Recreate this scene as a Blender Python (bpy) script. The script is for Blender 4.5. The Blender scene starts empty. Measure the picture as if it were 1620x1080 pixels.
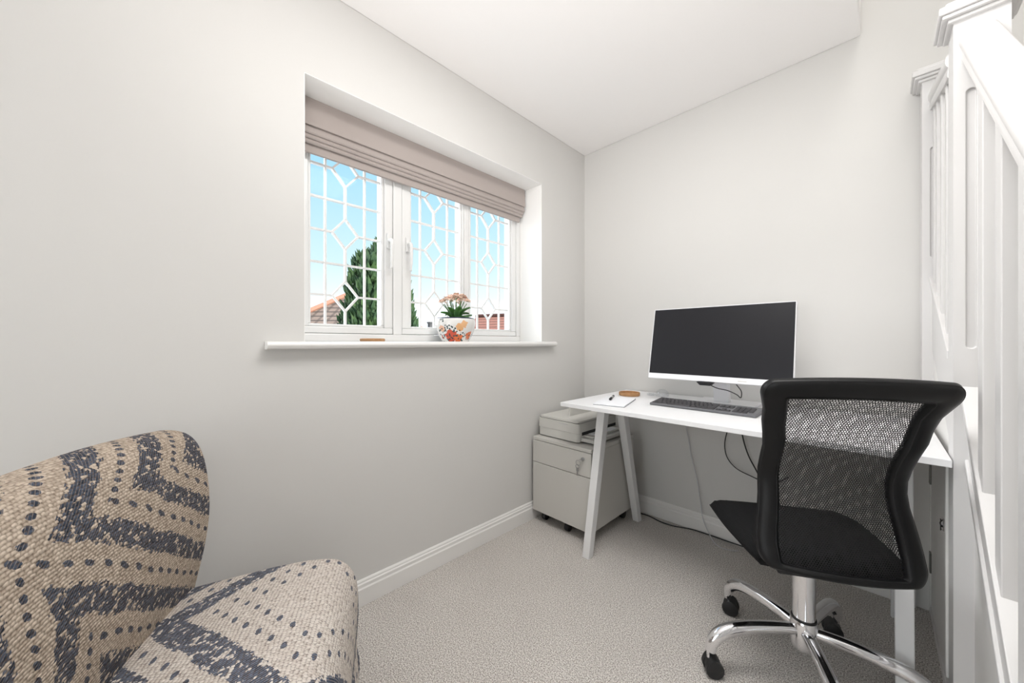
import bpy, bmesh, math, random
from math import sin, cos, pi, radians, sqrt, atan2
from mathutils import Vector, Matrix
random.seed(7)
C = bpy.context.scene
COL = C.collection

# ------------------------------------------------------------------ camera
cam_d = bpy.data.cameras.new('camera'); cam = bpy.data.objects.new('camera', cam_d); COL.objects.link(cam)
cam_d.sensor_width = 36; cam_d.lens = 569/1620*36; cam_d.shift_y = 1/1620
cam_d.clip_start = .02; cam_d.clip_end = 400
cam.location = (0, 0, 1.07); cam.rotation_euler = (radians(90), 0, radians(45.44))
C.camera = cam
C.view_settings.view_transform = 'Standard'; C.view_settings.look = 'None'
C.view_settings.exposure = 0.25; C.view_settings.gamma = 1; C.view_settings.use_curve_mapping = False

# ------------------------------------------------------------------ world
GLOW = 9.0
W = bpy.data.worlds.new('sky'); C.world = W; W.use_nodes = True
wn, wl = W.node_tree.nodes, W.node_tree.links
wn.clear()
tc = wn.new('ShaderNodeTexCoord'); sp = wn.new('ShaderNodeSeparateXYZ'); rp = wn.new('ShaderNodeValToRGB')
bgd = wn.new('ShaderNodeBackground'); wo = wn.new('ShaderNodeOutputWorld')
wl.new(tc.outputs['Generated'], sp.inputs[0]); wl.new(sp.outputs['Z'], rp.inputs[0]); 
# bright lobe added to the unseen sky, to light the reveals and stairs
dt = wn.new('ShaderNodeVectorMath'); dt.operation = 'DOT_PRODUCT'; nv_ = wn.new('ShaderNodeVectorMath'); nv_.operation = 'NORMALIZE'
wl.new(tc.outputs['Generated'], nv_.inputs[0]); wl.new(nv_.outputs[0], dt.inputs[0]); gd = Vector((-.85, -.27, .34)).normalized(); dt.inputs[1].default_value = gd
mr = wn.new('ShaderNodeMapRange'); mr.inputs['From Min'].default_value = .87; mr.inputs['From Max'].default_value = 1.0; mr.inputs['To Max'].default_value = GLOW; mr.interpolation_type = 'SMOOTHSTEP'
wl.new(dt.outputs['Value'], mr.inputs[0])
cc_ = wn.new('ShaderNodeCombineColor')
for i_ in range(3): wl.new(mr.outputs[0], cc_.inputs[i_])
ad = wn.new('ShaderNodeVectorMath'); ad.operation = 'ADD'; wl.new(rp.outputs[0], ad.inputs[0]); wl.new(cc_.outputs[0], ad.inputs[1])
wl.new(ad.outputs[0], bgd.inputs[0]); wl.new(bgd.outputs[0], wo.inputs[0])
cr = rp.color_ramp
stops = [(0.0, (2.6, 2.6, 2.6)), (.045, (1.5, 1.6, 1.7)), (.12, (.84, .95, 1)), (.2, (.64, .87, .98)), (.42, (.38, .71, .95)), (1, (.22, .5, .9))]
cr.elements[0].position = 0; cr.elements[0].color = (*stops[0][1], 1)
cr.elements[1].position = 1; cr.elements[1].color = (*stops[-1][1], 1)
for p, c in stops[1:-1]:
    e = cr.elements.new(p); e.color = (*c, 1)
bgd.inputs[1].default_value = .95

# ------------------------------------------------------------------ lamps
def light(name, kind, loc, energy, rot=(0, 0, 0), size=1, size_y=None, color=(1, 1, 1), spread=180):
    d = bpy.data.lights.new(name, kind); d.energy = energy; d.color = color
    if kind == 'AREA':
        d.size = size
        if size_y: d.shape = 'RECTANGLE'; d.size_y = size_y
        d.spread = radians(spread)
    elif kind == 'SUN': d.angle = radians(1)
    else: d.shadow_soft_size = size
    o = bpy.data.objects.new(name, d); COL.objects.link(o); o.location = loc; o.rotation_euler = rot
    return o
light('sun', 'SUN', (0, 0, 12), 7.0, (0, radians(42), radians(20)), color=(1, .96, .9))
# added fill light, shining in through the made-up opening behind the camera
light('rear_fill', 'AREA', (-.55, -2.5, 1.15), 18, (radians(90), 0, 0), 1.5, 2.0, (1, .985, .97))
# added overhead fill above the frame, no fitting belongs to it
light('overhead_fill', 'AREA', (-.36, .80, 2.37), 15, (0, 0, 0), .7, .7, (1, .985, .965))
# added fill beside the camera, aimed up like flash bounced off the ceiling
light('ceiling_bounce_fill', 'AREA', (.2, -.3, 1.3), 9.5, (radians(180-40), 0, radians(35)), .7, .7, (1, .97, .955), 100)
# landing light above the stairwell
light('landing_light', 'AREA', (.5, .9, 4.6), 21, (0, 0, 0), .9, 1.2, (1, .97, .93))

# ------------------------------------------------------------------ material helpers
def mat(name, col, rough=.5, metal=0., bump=None, spec=.5, noise=None, sheen=0):
    m = bpy.data.materials.new(name); m.use_nodes = True
    n, l = m.node_tree.nodes, m.node_tree.links
    b = n['Principled BSDF']; b.inputs['Base Color'].default_value = (*col, 1)
    b.inputs['Roughness'].default_value = rough; b.inputs['Metallic'].default_value = metal
    b.inputs['Specular IOR Level'].default_value = spec
    if sheen: b.inputs['Sheen Weight'].default_value = sheen
    t = n.new('ShaderNodeTexCoord')
    if bump:
        ns = n.new('ShaderNodeTexNoise'); ns.inputs['Scale'].default_value = bump[0]; ns.inputs['Detail'].default_value = 3
        l.new(t.outputs['Object'], ns.inputs[0])
        bp = n.new('ShaderNodeBump'); bp.inputs['Strength'].default_value = bump[1]; bp.inputs['Distance'].default_value = bump[2] if len(bump) > 2 else .002
        l.new(ns.outputs[0], bp.inputs['Height']); l.new(bp.outputs[0], b.inputs['Normal'])
    if noise:   # (scale, colour b, lo, hi)
        ns = n.new('ShaderNodeTexNoise'); ns.inputs['Scale'].default_value = noise[0]; ns.inputs['Detail'].default_value = 4
        l.new(t.outputs['Object'], ns.inputs[0])
        r = n.new('ShaderNodeValToRGB'); r.color_ramp.elements[0].position = noise[2]; r.color_ramp.elements[1].position = noise[3]
        r.color_ramp.elements[0].color = (*col, 1); r.color_ramp.elements[1].color = (*noise[1], 1)
        l.new(ns.outputs[0], r.inputs[0]); l.new(r.outputs[0], b.inputs['Base Color'])
    return m
class NT:
    def __init__(s, m): s.m = m; s.n = m.node_tree.nodes; s.l = m.node_tree.links
    def math(s, op, a, b=None, c=None):
        q = s.n.new('ShaderNodeMath'); q.operation = op
        for i, v in enumerate((a, b, c)):
            if v is None: continue
            if isinstance(v, (int, float)): q.inputs[i].default_value = v
            else: s.l.new(v, q.inputs[i])
        return q.outputs[0]
    def mix(s, f, a, b):
        q = s.n.new('ShaderNodeMix'); q.data_type = 'RGBA'
        if isinstance(f, (int, float)): q.inputs[0].default_value = f
        else: s.l.new(f, q.inputs[0])
        for i, v in ((6, a), (7, b)):
            if isinstance(v, tuple): q.inputs[i].default_value = (*v, 1)
            else: s.l.new(v, q.inputs[i])
        return q.outputs[2]
    def noise(s, vec, scale, detail=2):
        q = s.n.new('ShaderNodeTexNoise'); q.inputs['Scale'].default_value = scale; q.inputs['Detail'].default_value = detail
        if vec is not None: s.l.new(vec, q.inputs[0])
        return q.outputs[0]

M = {}
M['wall'] = mat('wall_paint', (.70, .69, .67), .85, bump=(220, .06, .001), spec=.2)
M['ceil'] = mat('ceiling_paint', (.93, .912, .90), .9, spec=.15)
M['gloss'] = mat('white_gloss_paint', (.84, .83, .81), .35, bump=(30, .05, .001))
M['upvc'] = mat('white_upvc', (.86, .86, .85), .3)
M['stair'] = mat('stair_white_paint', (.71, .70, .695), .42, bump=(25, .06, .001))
M['desk'] = mat('white_laminate', (.85, .85, .86), .45, bump=(300, .03, .0005))
M['desk_leg'] = mat('white_metal_legs', (.80, .80, .80), .4)
M['cab'] = mat('light_grey_steel', (.60, .585, .55), .5, bump=(500, .04, .0005))
M['dark'] = mat('dark_gap', (.03, .03, .03), .7)
M['printer'] = mat('printer_plastic', (.63, .62, .585), .5, bump=(600, .03, .0004))
M['chrome'] = mat('chrome', (.86, .86, .88), .07, 1)
M['steel'] = mat('brushed_steel', (.6, .6, .6), .3, 1)
M['hinge'] = mat('dull_hinge_steel', (.16, .16, .15), .4, .6)
M['keys'] = mat('key_steel', (.32, .32, .32), .35, .8)
M['blk'] = mat('black_plastic', (.012, .012, .013), .45)
M['leather'] = mat('black_leatherette', (.006, .006, .0065), .42, bump=(420, .10, .0006), spec=.28)
M['seam'] = mat('black_seam', (.006, .006, .007), .6)
M['screen'] = mat('black_screen', (.016, .016, .019), .30, spec=.22)
M['monwhite'] = mat('white_monitor_plastic', (.84, .84, .86), .35)
M['kb'] = mat('grey_keyboard_body', (.13, .13, .14), .5)
M['key'] = mat('dark_grey_keys', (.045, .043, .048), .55)
M['cork'] = mat('cork', (.50, .28, .13), .7, noise=(60, (.40, .21, .09), .35, .7))
M['paper'] = mat('white_paper', (.88, .89, .92), .8)
M['blind'] = mat('taupe_blind_fabric', (.44, .385, .36), .9, bump=(900, .25, .0008), sheen=.2)
M['leafg'] = mat('plant_leaf', (.07, .2, .04), .5, noise=(40, (.03, .1, .03), .4, .7))
M['petal'] = mat('blossom_petal', (.82, .52, .42), .7, noise=(70, (.90, .76, .62), .4, .62))
M['soil'] = mat('soil', (.05, .035, .025), .9)
M['tree'] = mat('conifer_foliage', (.018, .052, .017), .8, noise=(4.0, (.048, .10, .02), .38, .72))
M['treetrunk'] = mat('conifer_bark', (.12, .08, .05), .9)
M['bounce_ground'] = mat('pale_ground_bounce', (.68, .66, .63), .9)  # unseen ground, made pale to throw sunlight up into the window
M['brick'] = mat('pale_render', (.35, .25, .20), .9)
M['black_cable'] = mat('black_cable', (.012, .012, .012), .4)
M['white_cable'] = mat('grey_white_cable', (.60, .60, .62), .5)

# carpet
m = mat('carpet', (.42, .37, .34), .95, spec=.1); M['carpet'] = m; t = NT(m)
tcn = t.n.new('ShaderNodeTexCoord'); P = tcn.outputs['Object']
n1 = t.noise(P, 260, 2); n2 = t.noise(P, 3.0, 3); n3 = t.noise(P, 110, 2)
f1 = t.math('MULTIPLY_ADD', n1, 4.2, -1.6)
f1.node.use_clamp = True
c1 = t.mix(f1, (.30, .27, .245), (.97, .93, .885))
f3 = t.math('MULTIPLY_ADD', n3, 3.0, -1.0); f3.node.use_clamp = True
c2 = t.mix(t.math('MULTIPLY', f3, .25), c1, (.68, .64, .60))
f2 = t.math('MULTIPLY_ADD', n2, 2.2, -.75); f2.node.use_clamp = True
c3 = t.mix(t.math('MULTIPLY', f2, .22), c2, (.36, .32, .295))
b = t.n['Principled BSDF']; t.l.new(c3, b.inputs['Base Color'])
bp = t.n.new('ShaderNodeBump'); bp.inputs['Strength'].default_value = .9; bp.inputs['Distance'].default_value = .005
t.l.new(t.math('ADD', n1, n3), bp.inputs['Height']); t.l.new(bp.outputs[0], b.inputs['Normal'])

# thin clear glass
def glass_mat(name, tint=(1, 1, 1), refl=.06):
    m = bpy.data.materials.new(name); m.use_nodes = True; n, l = m.node_tree.nodes, m.node_tree.links
    n.clear(); o = n.new('ShaderNodeOutputMaterial'); mx = n.new('ShaderNodeMixShader'); tr = n.new('ShaderNodeBsdfTransparent'); gl = n.new('ShaderNodeBsdfGlossy')
    tr.inputs[0].default_value = (*tint, 1); gl.inputs['Roughness'].default_value = .02; mx.inputs[0].default_value = refl
    l.new(tr.outputs[0], mx.inputs[1]); l.new(gl.outputs[0], mx.inputs[2]); l.new(mx.outputs[0], o.inputs[0]); return m
M['glass'] = glass_mat('window_glass', refl=.003)
M['clear'] = glass_mat('clear_plastic', (.93, .94, .95), .12)

# chair mesh fabric with real see-through holes
def net_mat(name, pitch, rad, col=(.008, .008, .009)):
    m = mat(name, col, .6); t = NT(m); n, l = t.n, t.l
    uv = n.new('ShaderNodeUVMap'); s = n.new('ShaderNodeSeparateXYZ'); l.new(uv.outputs[0], s.inputs[0])
    x = t.math('DIVIDE', s.outputs[0], pitch); y = t.math('DIVIDE', s.outputs[1], pitch*.80)
    row = t.math('FLOOR', y); odd = t.math('MULTIPLY', t.math('MODULO', t.math('ABSOLUTE', row), 2), .5)
    fx = t.math('SUBTRACT', t.math('FRACT', t.math('ADD', x, odd)), .5)
    fy = t.math('MULTIPLY', t.math('SUBTRACT', t.math('FRACT', y), .5), .80)
    d = t.math('SQRT', t.math('ADD', t.math('MULTIPLY', fx, fx), t.math('MULTIPLY', fy, fy)))
    a = t.math('GREATER_THAN', d, rad)
    l.new(a, n['Principled BSDF'].inputs['Alpha']); return m
M['net'] = net_mat('black_net_rear', .0064, .37, (.005, .005, .006))
M['net2'] = net_mat('black_net_front', .0056, .38, (.005, .005, .006))
M['seatfab'] = mat('black_woven_seat', (.006, .006, .0065), .8, spec=.2)
t = NT(M['seatfab']); uv = t.n.new('ShaderNodeTexCoord'); vo = t.n.new('ShaderNodeTexVoronoi'); vo.inputs['Scale'].default_value = 230; vo.inputs['Randomness'].default_value = .1
t.l.new(uv.outputs['Object'], vo.inputs[0]); bp = t.n.new('ShaderNodeBump'); bp.inputs['Strength'].default_value = .8; bp.inputs['Distance'].default_value = .002
t.l.new(vo.outputs[0], bp.inputs['Height']); t.l.new(bp.outputs[0], t.n['Principled BSDF'].inputs['Normal'])

# kilim weave; UV in metres
def kilim(name, kind, tan, tan2, dark, cell=(.0062, .0062)):
    m = mat(name, tan, .95, spec=.1); t = NT(m); n, l = t.n, t.l; A = t.math
    uv = n.new('ShaderNodeUVMap'); s = n.new('ShaderNodeSeparateXYZ'); l.new(uv.outputs[0], s.inputs[0])
    nz = n.new('ShaderNodeTexNoise'); nz.inputs['Scale'].default_value = 7; nz.inputs['Detail'].default_value = 1; l.new(uv.outputs[0], nz.inputs[0])
    sn = n.new('ShaderNodeSeparateColor'); l.new(nz.outputs['Color'], sn.inputs[0])
    U = A('ADD', s.outputs[0], A('MULTIPLY', A('SUBTRACT', sn.outputs[0], .5), .018)); V = A('ADD', s.outputs[1], A('MULTIPLY', A('SUBTRACT', sn.outputs[1], .5), .018))
    # weave cells
    cx = n.new('ShaderNodeCombineXYZ'); l.new(A('ADD', A('DIVIDE', U, cell[0]), A('MULTIPLY', A('FLOOR', A('DIVIDE', V, cell[1])), .5)), cx.inputs[0]); l.new(A('DIVIDE', V, cell[1]), cx.inputs[1])
    vo = n.new('ShaderNodeTexVoronoi'); vo.inputs['Scale'].default_value = 1; vo.inputs['Randomness'].default_value = .38; l.new(cx.outputs[0], vo.inputs[0])
    sc = n.new('ShaderNodeSeparateColor'); l.new(vo.outputs['Color'], sc.inputs[0])
    jag = A('MULTIPLY', A('SUBTRACT', sc.outputs[0], .5), 1.0)
    if kind == 'back':
        u0, v0, P_, Q_ = .553, .447, .11, .105
        q = A('ADD', A('MULTIPLY', A('SUBTRACT', U, u0), -.522), A('MULTIPLY', A('SUBTRACT', V, v0), .853)); up_ = A('GREATER_THAN', q, 0); q = A('ABSOLUTE', q)
        p = A('ABSOLUTE', A('SUBTRACT', A('SUBTRACT', u0, U), A('MULTIPLY', q, A('MULTIPLY_ADD', up_, .63, .15))))
        qn, pn = A('DIVIDE', q, Q_), A('DIVIDE', p, P_)
        mn = A('MINIMUM', qn, pn); isq = A('LESS_THAN', qn, pn)
        fr = A('FRACT', A('ADD', mn, A('MULTIPLY', jag, .10)))
        band = A('MULTIPLY', A('GREATER_THAN', fr, .30), A('LESS_THAN', fr, .70))
        dq = A('PINGPONG', q, Q_/2); dp_ = A('DIVIDE', A('PINGPONG', p, P_/2), 1.15)
        tq = A('DIVIDE', A('PINGPONG', A('SUBTRACT', U, u0), .020), 1.7); tp = A('PINGPONG', q, .0105)
        dn = A('ADD', A('MULTIPLY', dq, isq), A('MULTIPLY', dp_, A('SUBTRACT', 1, isq)))
        dt = A('ADD', A('MULTIPLY', tq, isq), A('MULTIPLY', tp, A('SUBTRACT', 1, isq)))
        dd = A('SQRT', A('ADD', A('MULTIPLY', dn, dn), A('MULTIPLY', dt, dt)))
        dots = A('LESS_THAN', A('ADD', dd, A('MULTIPLY', jag, .0022)), .0058)
    else:
        D = A('ADD', A('ABSOLUTE', A('SUBTRACT', U, .20)), A('MULTIPLY', A('ABSOLUTE', A('SUBTRACT', V, .435)), .95))
        Dj = A('ADD', D, A('MULTIPLY', jag, .010))
        band = 0
        for lo, hi in ((.285, .365), (.445, .53), (.62, .70), (.78, .86)):
            k = A('MULTIPLY', A('GREATER_THAN', Dj, lo), A('LESS_THAN', Dj, hi)); band = k if band == 0 else A('MAXIMUM', band, k)
        dots = 0
        for dl in (.165, .228, .405, .575, .74):
            du = A('SUBTRACT', A('MULTIPLY', A('FRACT', A('ADD', A('DIVIDE', A('ABSOLUTE', A('SUBTRACT', U, .20)), .030), .5)), .030), .015)
            dv = A('DIVIDE', A('SUBTRACT', A('SUBTRACT', D, dl), du), .95); du = A('DIVIDE', du, 1.6)
            dd = A('SQRT', A('ADD', A('MULTIPLY', du, du), A('MULTIPLY', dv, dv)))
            k = A('LESS_THAN', A('ADD', dd, A('MULTIPLY', jag, .0022)), .0058); dots = k if dots == 0 else A('MAXIMUM', dots, k)
    big = t.noise(uv.outputs[0], 60, 2)
    fleck = A('MULTIPLY', A('GREATER_THAN', sc.outputs[1], .62), A('GREATER_THAN', big, .52))      # tan stitches in the dark bands
    dk = A('MAXIMUM', A('MULTIPLY', band, A('SUBTRACT', 1, fleck)), dots)
    tanc = t.mix(sc.outputs[1], tan, tan2)
    darkc = t.mix(sc.outputs[2], dark, tuple(c*2.4+.02 for c in dark))
    col = t.mix(dk, tanc, darkc)
    # fine pale ply lines crossing the dark stitches
    ply = A('GREATER_THAN', A('SINE', A('MULTIPLY', A('ADD', A('DIVIDE', U, cell[0]), A('MULTIPLY', A('DIVIDE', V, cell[1]), .9)), 6.2832)), .80)
    col = t.mix(A('MULTIPLY', ply, A('MULTIPLY', dk, .45)), col, tan)
    gap = A('MULTIPLY_ADD', vo.outputs['Distance'], 2.6, -1.05); gap.node.use_clamp = True
    col = t.mix(A('MULTIPLY', gap, .75), col, (.12, .08, .055))
    b = n['Principled BSDF']; l.new(col, b.inputs['Base Color'])
    bp = n.new('ShaderNodeBump'); bp.inputs['Strength'].default_value = 1; bp.inputs['Distance'].default_value = .004; bp.invert = True
    l.new(vo.outputs['Distance'], bp.inputs['Height']); l.new(bp.outputs[0], b.inputs['Normal'])
    return m
M['kilim_back'] = kilim('kilim_backrest', 'back', (.45, .37, .295), (.66, .56, .46), (.035, .045, .065), (.0075, .0062))
M['kilim_seat'] = kilim('kilim_seat', 'seat', (.68, .61, .55), (.82, .76, .70), (.05, .065, .095), (.0060, .0085))

# pot glaze with painted flowers
def pot_mat(center):
    m = mat('floral_glaze', (.80, .79, .77), .15); t = NT(m); n, l = t.n, t.l
    g = n.new('ShaderNodeTexCoord'); s = n.new('ShaderNodeSeparateXYZ'); l.new(g.outputs['Object'], s.inputs[0])
    # angle around the pot
    ang = t.math('ARCTAN2', s.outputs[1], s.outputs[0]); zz = s.outputs[2]
    col = (.80, .79, .77)
    nz = t.noise(g.outputs['Object'], 45, 2)
    blobs = [(-.88, .026, .034, (.60, .09, .045)), (-.45, .014, .024, (.72, .17, .05)), (-.42, .070, .019, (.80, .45, .22)), (-.16, .086, .016, (.82, .48, .25)),
             (-1.38, .068, .016, (.86, .52, .36)), (-1.5, .02, .012, (.62, .12, .06)), (.25, .03, .022, (.72, .2, .08)), (1.3, .06, .03, (.78, .4, .16)), (2.2, .03, .036, (.60, .09, .045)), (3.0, .07, .025, (.8, .45, .2))]
    for a0, z0, r, c in blobs:
        da = t.math('MULTIPLY', t.math('SUBTRACT', ang, a0), .095); dz = t.math('SUBTRACT', zz, z0)
        d = t.math('SQRT', t.math('ADD', t.math('MULTIPLY', da, da), t.math('MULTIPLY', dz, dz)))
        pet = t.math('MULTIPLY', t.math('SINE', t.math('MULTIPLY', t.math('ARCTAN2', dz, da), 6)), .08*r)
        d = t.math('ADD', t.math('ADD', d, pet), t.math('MULTIPLY', t.math('SUBTRACT', nz, .5), .03))
        k = t.math('LESS_THAN', d, r)
        col = t.mix(k, col, c)
    vo = n.new('ShaderNodeTexVoronoi'); vo.inputs['Scale'].default_value = 95; l.new(g.outputs['Object'], vo.inputs[0])
    sc = n.new('ShaderNodeSeparateColor'); l.new(vo.outputs['Color'], sc.inputs[0])
    fl = t.math('MULTIPLY', t.math('LESS_THAN', vo.outputs['Distance'], .45), t.math('GREATER_THAN', sc.outputs[0], .55))
    up = t.math('GREATER_THAN', t.noise(g.outputs['Object'], 14, 1), .47)
    col = t.mix(t.math('MULTIPLY', fl, up), col, (.03, .06, .06))
    rim = t.math('GREATER_THAN', zz, .1165)
    col = t.mix(rim, col, (.03, .04, .07))
    l.new(col, n['Principled BSDF'].inputs['Base Color']); return m

def tile_mat(name, a, b_, pw, ph):
    m = mat(name, a, .85); t = NT(m); n, l = t.n, t.l
    uv = n.new('ShaderNodeUVMap'); s = n.new('ShaderNodeSeparateXYZ'); l.new(uv.outputs[0], s.inputs[0])
    x = t.math('DIVIDE', s.outputs[0], pw); y = t.math('DIVIDE', s.outputs[1], ph)
    fx = t.math('FRACT', x); fy = t.math('FRACT', y)
    k = t.math('LESS_THAN', fy, .28); k2 = t.math('LESS_THAN', fx, .3)
    nz = t.noise(uv.outputs[0], 3.5, 2)
    c = t.mix(nz, a, b_)
    dk = tuple(v*.30 for v in a)
    c = t.mix(t.math('MULTIPLY', k2, .55), c, dk); c = t.mix(t.math('MULTIPLY', k, .85), c, dk)
    l.new(c, n['Principled BSDF'].inputs['Base Color']); return m
M['tiles'] = tile_mat('brown_roof_tiles', (.15, .105, .08), (.24, .175, .14), .36, .36)
M['ridge_grey'] = mat('grey_render', (.10, .10, .10), .9)
M['redtiles'] = tile_mat('red_roof_tiles', (.24, .09, .065), (.30, .14, .10), 9., .30)

# ------------------------------------------------------------------ geometry helpers
ORG = Vector((0, 0, 0))
def box(bm, lo, hi):
    vs = [bm.verts.new((x, y, z)) for x in (lo[0], hi[0]) for y in (lo[1], hi[1]) for z in (lo[2], hi[2])]
    for f in ((0, 1, 3, 2), (4, 6, 7, 5), (0, 4, 5, 1), (2, 3, 7, 6), (0, 2, 6, 4), (1, 5, 7, 3)):
        bm.faces.new([vs[i] for i in f])
    return vs
def hexa(bm, pts):   # 8 points: bottom 4 (ccw), top 4
    vs = [bm.verts.new(p) for p in pts]
    for f in ((3, 2, 1, 0), (4, 5, 6, 7), (0, 1, 5, 4), (1, 2, 6, 5), (2, 3, 7, 6), (3, 0, 4, 7)):
        bm.faces.new([vs[i] for i in f])
def prism(bm, poly, axis, a, b):   # poly in the other two axes
    def P(u, v, w): return {'x': (w, u, v), 'y': (u, w, v), 'z': (u, v, w)}[axis]
    A = [bm.verts.new(P(u, v, a)) for u, v in poly]; B = [bm.verts.new(P(u, v, b)) for u, v in poly]
    n = len(poly)
    bm.faces.new(A[::-1]); bm.faces.new(B)
    for i in range(n): bm.faces.new((A[i], A[(i+1) % n], B[(i+1) % n], B[i]))
def tube(bm, pts, r, n=10, closed=False, caps=True):
    pts = [Vector(p) for p in pts]; rs = r if isinstance(r, (list, tuple)) else [r]*len(pts)
    rings = []; up = None
    N = len(pts)
    for i, p in enumerate(pts):
        a = pts[(i-1) % N] if (closed or i > 0) else p; b = pts[(i+1) % N] if (closed or i < N-1) else p
        d = (b-a).normalized()
        if up is None:
            up = Vector((0, 0, 1)) if abs(d.z) < .9 else Vector((1, 0, 0))
        s = d.cross(up).normalized(); up = s.cross(d).normalized()
        rings.append([bm.verts.new(p+(s*cos(2*pi*k/n)+up*sin(2*pi*k/n))*rs[i]) for k in range(n)])
    R = range(N if closed else N-1)
    for i in R:
        A, B = rings[i], rings[(i+1) % N]
        for k in range(n): bm.faces.new((A[k], A[(k+1) % n], B[(k+1) % n], B[k]))
    if caps and not closed: bm.faces.new(rings[0][::-1]); bm.faces.new(rings[-1])
def lathe(bm, prof, c=(0, 0, 0), n=40, axis='z', cap=True):
    rings = []
    for r, z in prof:
        ring = []
        for k in range(n):
            a = 2*pi*k/n; q = (r*cos(a), r*sin(a), z)
            if axis == 'y': q = (q[0], q[2], -q[1])
            if axis == 'x': q = (q[2], q[0], q[1])
            ring.append(bm.verts.new((q[0]+c[0], q[1]+c[1], q[2]+c[2])))
        rings.append(ring)
    for A, B in zip(rings, rings[1:]):
        for k in range(n): bm.faces.new((A[k], A[(k+1) % n], B[(k+1) % n], B[k]))
    if cap: bm.faces.new(rings[0][::-1]); bm.faces.new(rings[-1])
def spline(pts, n=8):
    pts = [Vector(p) for p in pts]; out = []
    for i in range(len(pts)-1):
        p0 = pts[max(i-1, 0)]; p1 = pts[i]; p2 = pts[i+1]; p3 = pts[min(i+2, len(pts)-1)]
        for k in range(n):
            t = k/n
            out.append(.5*((2*p1)+(p2-p0)*t+(2*p0-5*p1+4*p2-p3)*t*t+(3*p1-p0-3*p2+p3)*t**3))
    out.append(pts[-1]); return out
def obj(name, bm, m, parent=None, bev=0, smooth=False, seg=2, fixn=True):
    if fixn: bmesh.ops.recalc_face_normals(bm, faces=bm.faces)
    me = bpy.data.meshes.new(name)
    if parent is not None and ORG.length > 0: bmesh.ops.translate(bm, vec=-ORG, verts=bm.verts)
    bm.to_mesh(me); bm.free(); me.materials.append(m)
    o = bpy.data.objects.new(name, me); COL.objects.link(o)
    if parent is not None: o.parent = parent
    if smooth:
        for p in me.polygons: p.use_smooth = True
        if smooth == 'auto':
            md = o.modifiers.new('es', 'EDGE_SPLIT'); md.split_angle = radians(35)
    if bev:
        b = o.modifiers.new('bevel', 'BEVEL'); b.width = bev; b.segments = seg; b.limit_method = 'ANGLE'; b.angle_limit = radians(30)
        b.harden_normals = False
    return o
def B(): return bmesh.new()
def bx(name, lo, hi, m, parent=None, bev=0, **k):
    bm = B(); box(bm, lo, hi); return obj(name, bm, m, parent, bev, **k)
def thing(name, label, cat, loc=(0, 0, 0), rz=0, group=None, org=True):
    """org: parts are given in world coordinates and shifted to the empty"""
    global ORG
    o = bpy.data.objects.new(name, None); COL.objects.link(o); o.location = loc; o.rotation_euler = (0, 0, rz); o.empty_display_size = .1
    o['label'] = label; o['category'] = cat
    if group: o['group'] = group
    ORG = Vector(loc) if org else Vector((0, 0, 0))
    return o
def recenter(o):
    """put a top-level mesh's origin at the middle of its base"""
    vs = [v.co for v in o.data.vertices]
    c = Vector(((min(v.x for v in vs)+max(v.x for v in vs))/2, (min(v.y for v in vs)+max(v.y for v in vs))/2, min(v.z for v in vs)))
    o.data.transform(Matrix.Translation(-c)); o.location = c
def tag(o, label, cat, group=None):
    o['label'] = label; o['category'] = cat
    if group: o['group'] = group
    recenter(o); return o
def struct(o): o['kind'] = 'structure'; return o
def structE(name, loc=(0, 0, 0)):
    global ORG
    o = bpy.data.objects.new(name, None); COL.objects.link(o); o.location = loc; o['kind'] = 'structure'; ORG = Vector(loc); return o

# ------------------------------------------------------------------ room shell
XL, YB, H = -1.48, 2.19, 2.408
XR, YF, XE = 1.06, -2.2, -.05      # right wall behind stairs, front wall, ceiling edge at the stairwell
WY0, WY1, WZ0, WZ1 = .384, 1.72, 1.073, 2.063
ORG = Vector((0, 0, 0))
struct(bx('floor', (XL-.3, YF-.3, -.12), (XR+.3, YB+.3, 0), M['carpet']))
bm = B()
box(bm, (XL-.3, YF-.3, 0), (XL, WY0, H+.3)); box(bm, (XL-.3, WY1, 0), (XL, YB+.2, H+.3))
box(bm, (XL-.3, WY0, 0), (XL, WY1, WZ0-.028)); box(bm, (XL-.3, WY0, WZ1), (XL, WY1, H+.3))
struct(obj('wall_left', bm, M['wall']))
struct(bx('wall_back', (XL, YB, 0), (XR+.2, YB+.2, 4.9), M['wall']))
struct(bx('wall_right', (XR, YF, 0), (XR+.2, YB, 4.9), M['wall']))
bm = B(); box(bm, (XL, YF-.2, 0), (-1.3, YF, 4.9)); box(bm, (.2, YF-.2, 0), (XR+.2, YF, 4.9)); box(bm, (-1.3, YF-.2, 2.15), (.2, YF, 4.9))
struct(obj('wall_front', bm, M['wall']))
bm = B()
box(bm, (XL, YF, H), (XE, YB, H+.26)); box(bm, (XE, YF, H), (XR, -.1, H+.26))
struct(obj('ceiling', bm, M['ceil'], bev=.006))
struct(bx('ceiling_upper', (XL, YF, 4.7), (XR, YB, 4.9), M['ceil']))
struct(bx('wall_upper', (XE-.1, -.25, H+.26), (XE, YB, 4.7), M['wall']))
# baseboards with a moulded profile
prof = [(0, 0), (.017, 0), (.017, .068), (.013, .073), (.013, .086), (.009, .090), (.009, .096), (.005, .102), (0, .102)]
bm = B(); prism(bm, [(XL+d, z) for d, z in prof], 'y', YF, YB); struct(obj('baseboard_left', bm, M['gloss'], bev=.001))
bm = B(); prism(bm, [(YB-d, z) for d, z in prof], 'x', XL+.001, .11); struct(obj('baseboard_back', bm, M['gloss'], bev=.001))
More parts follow.
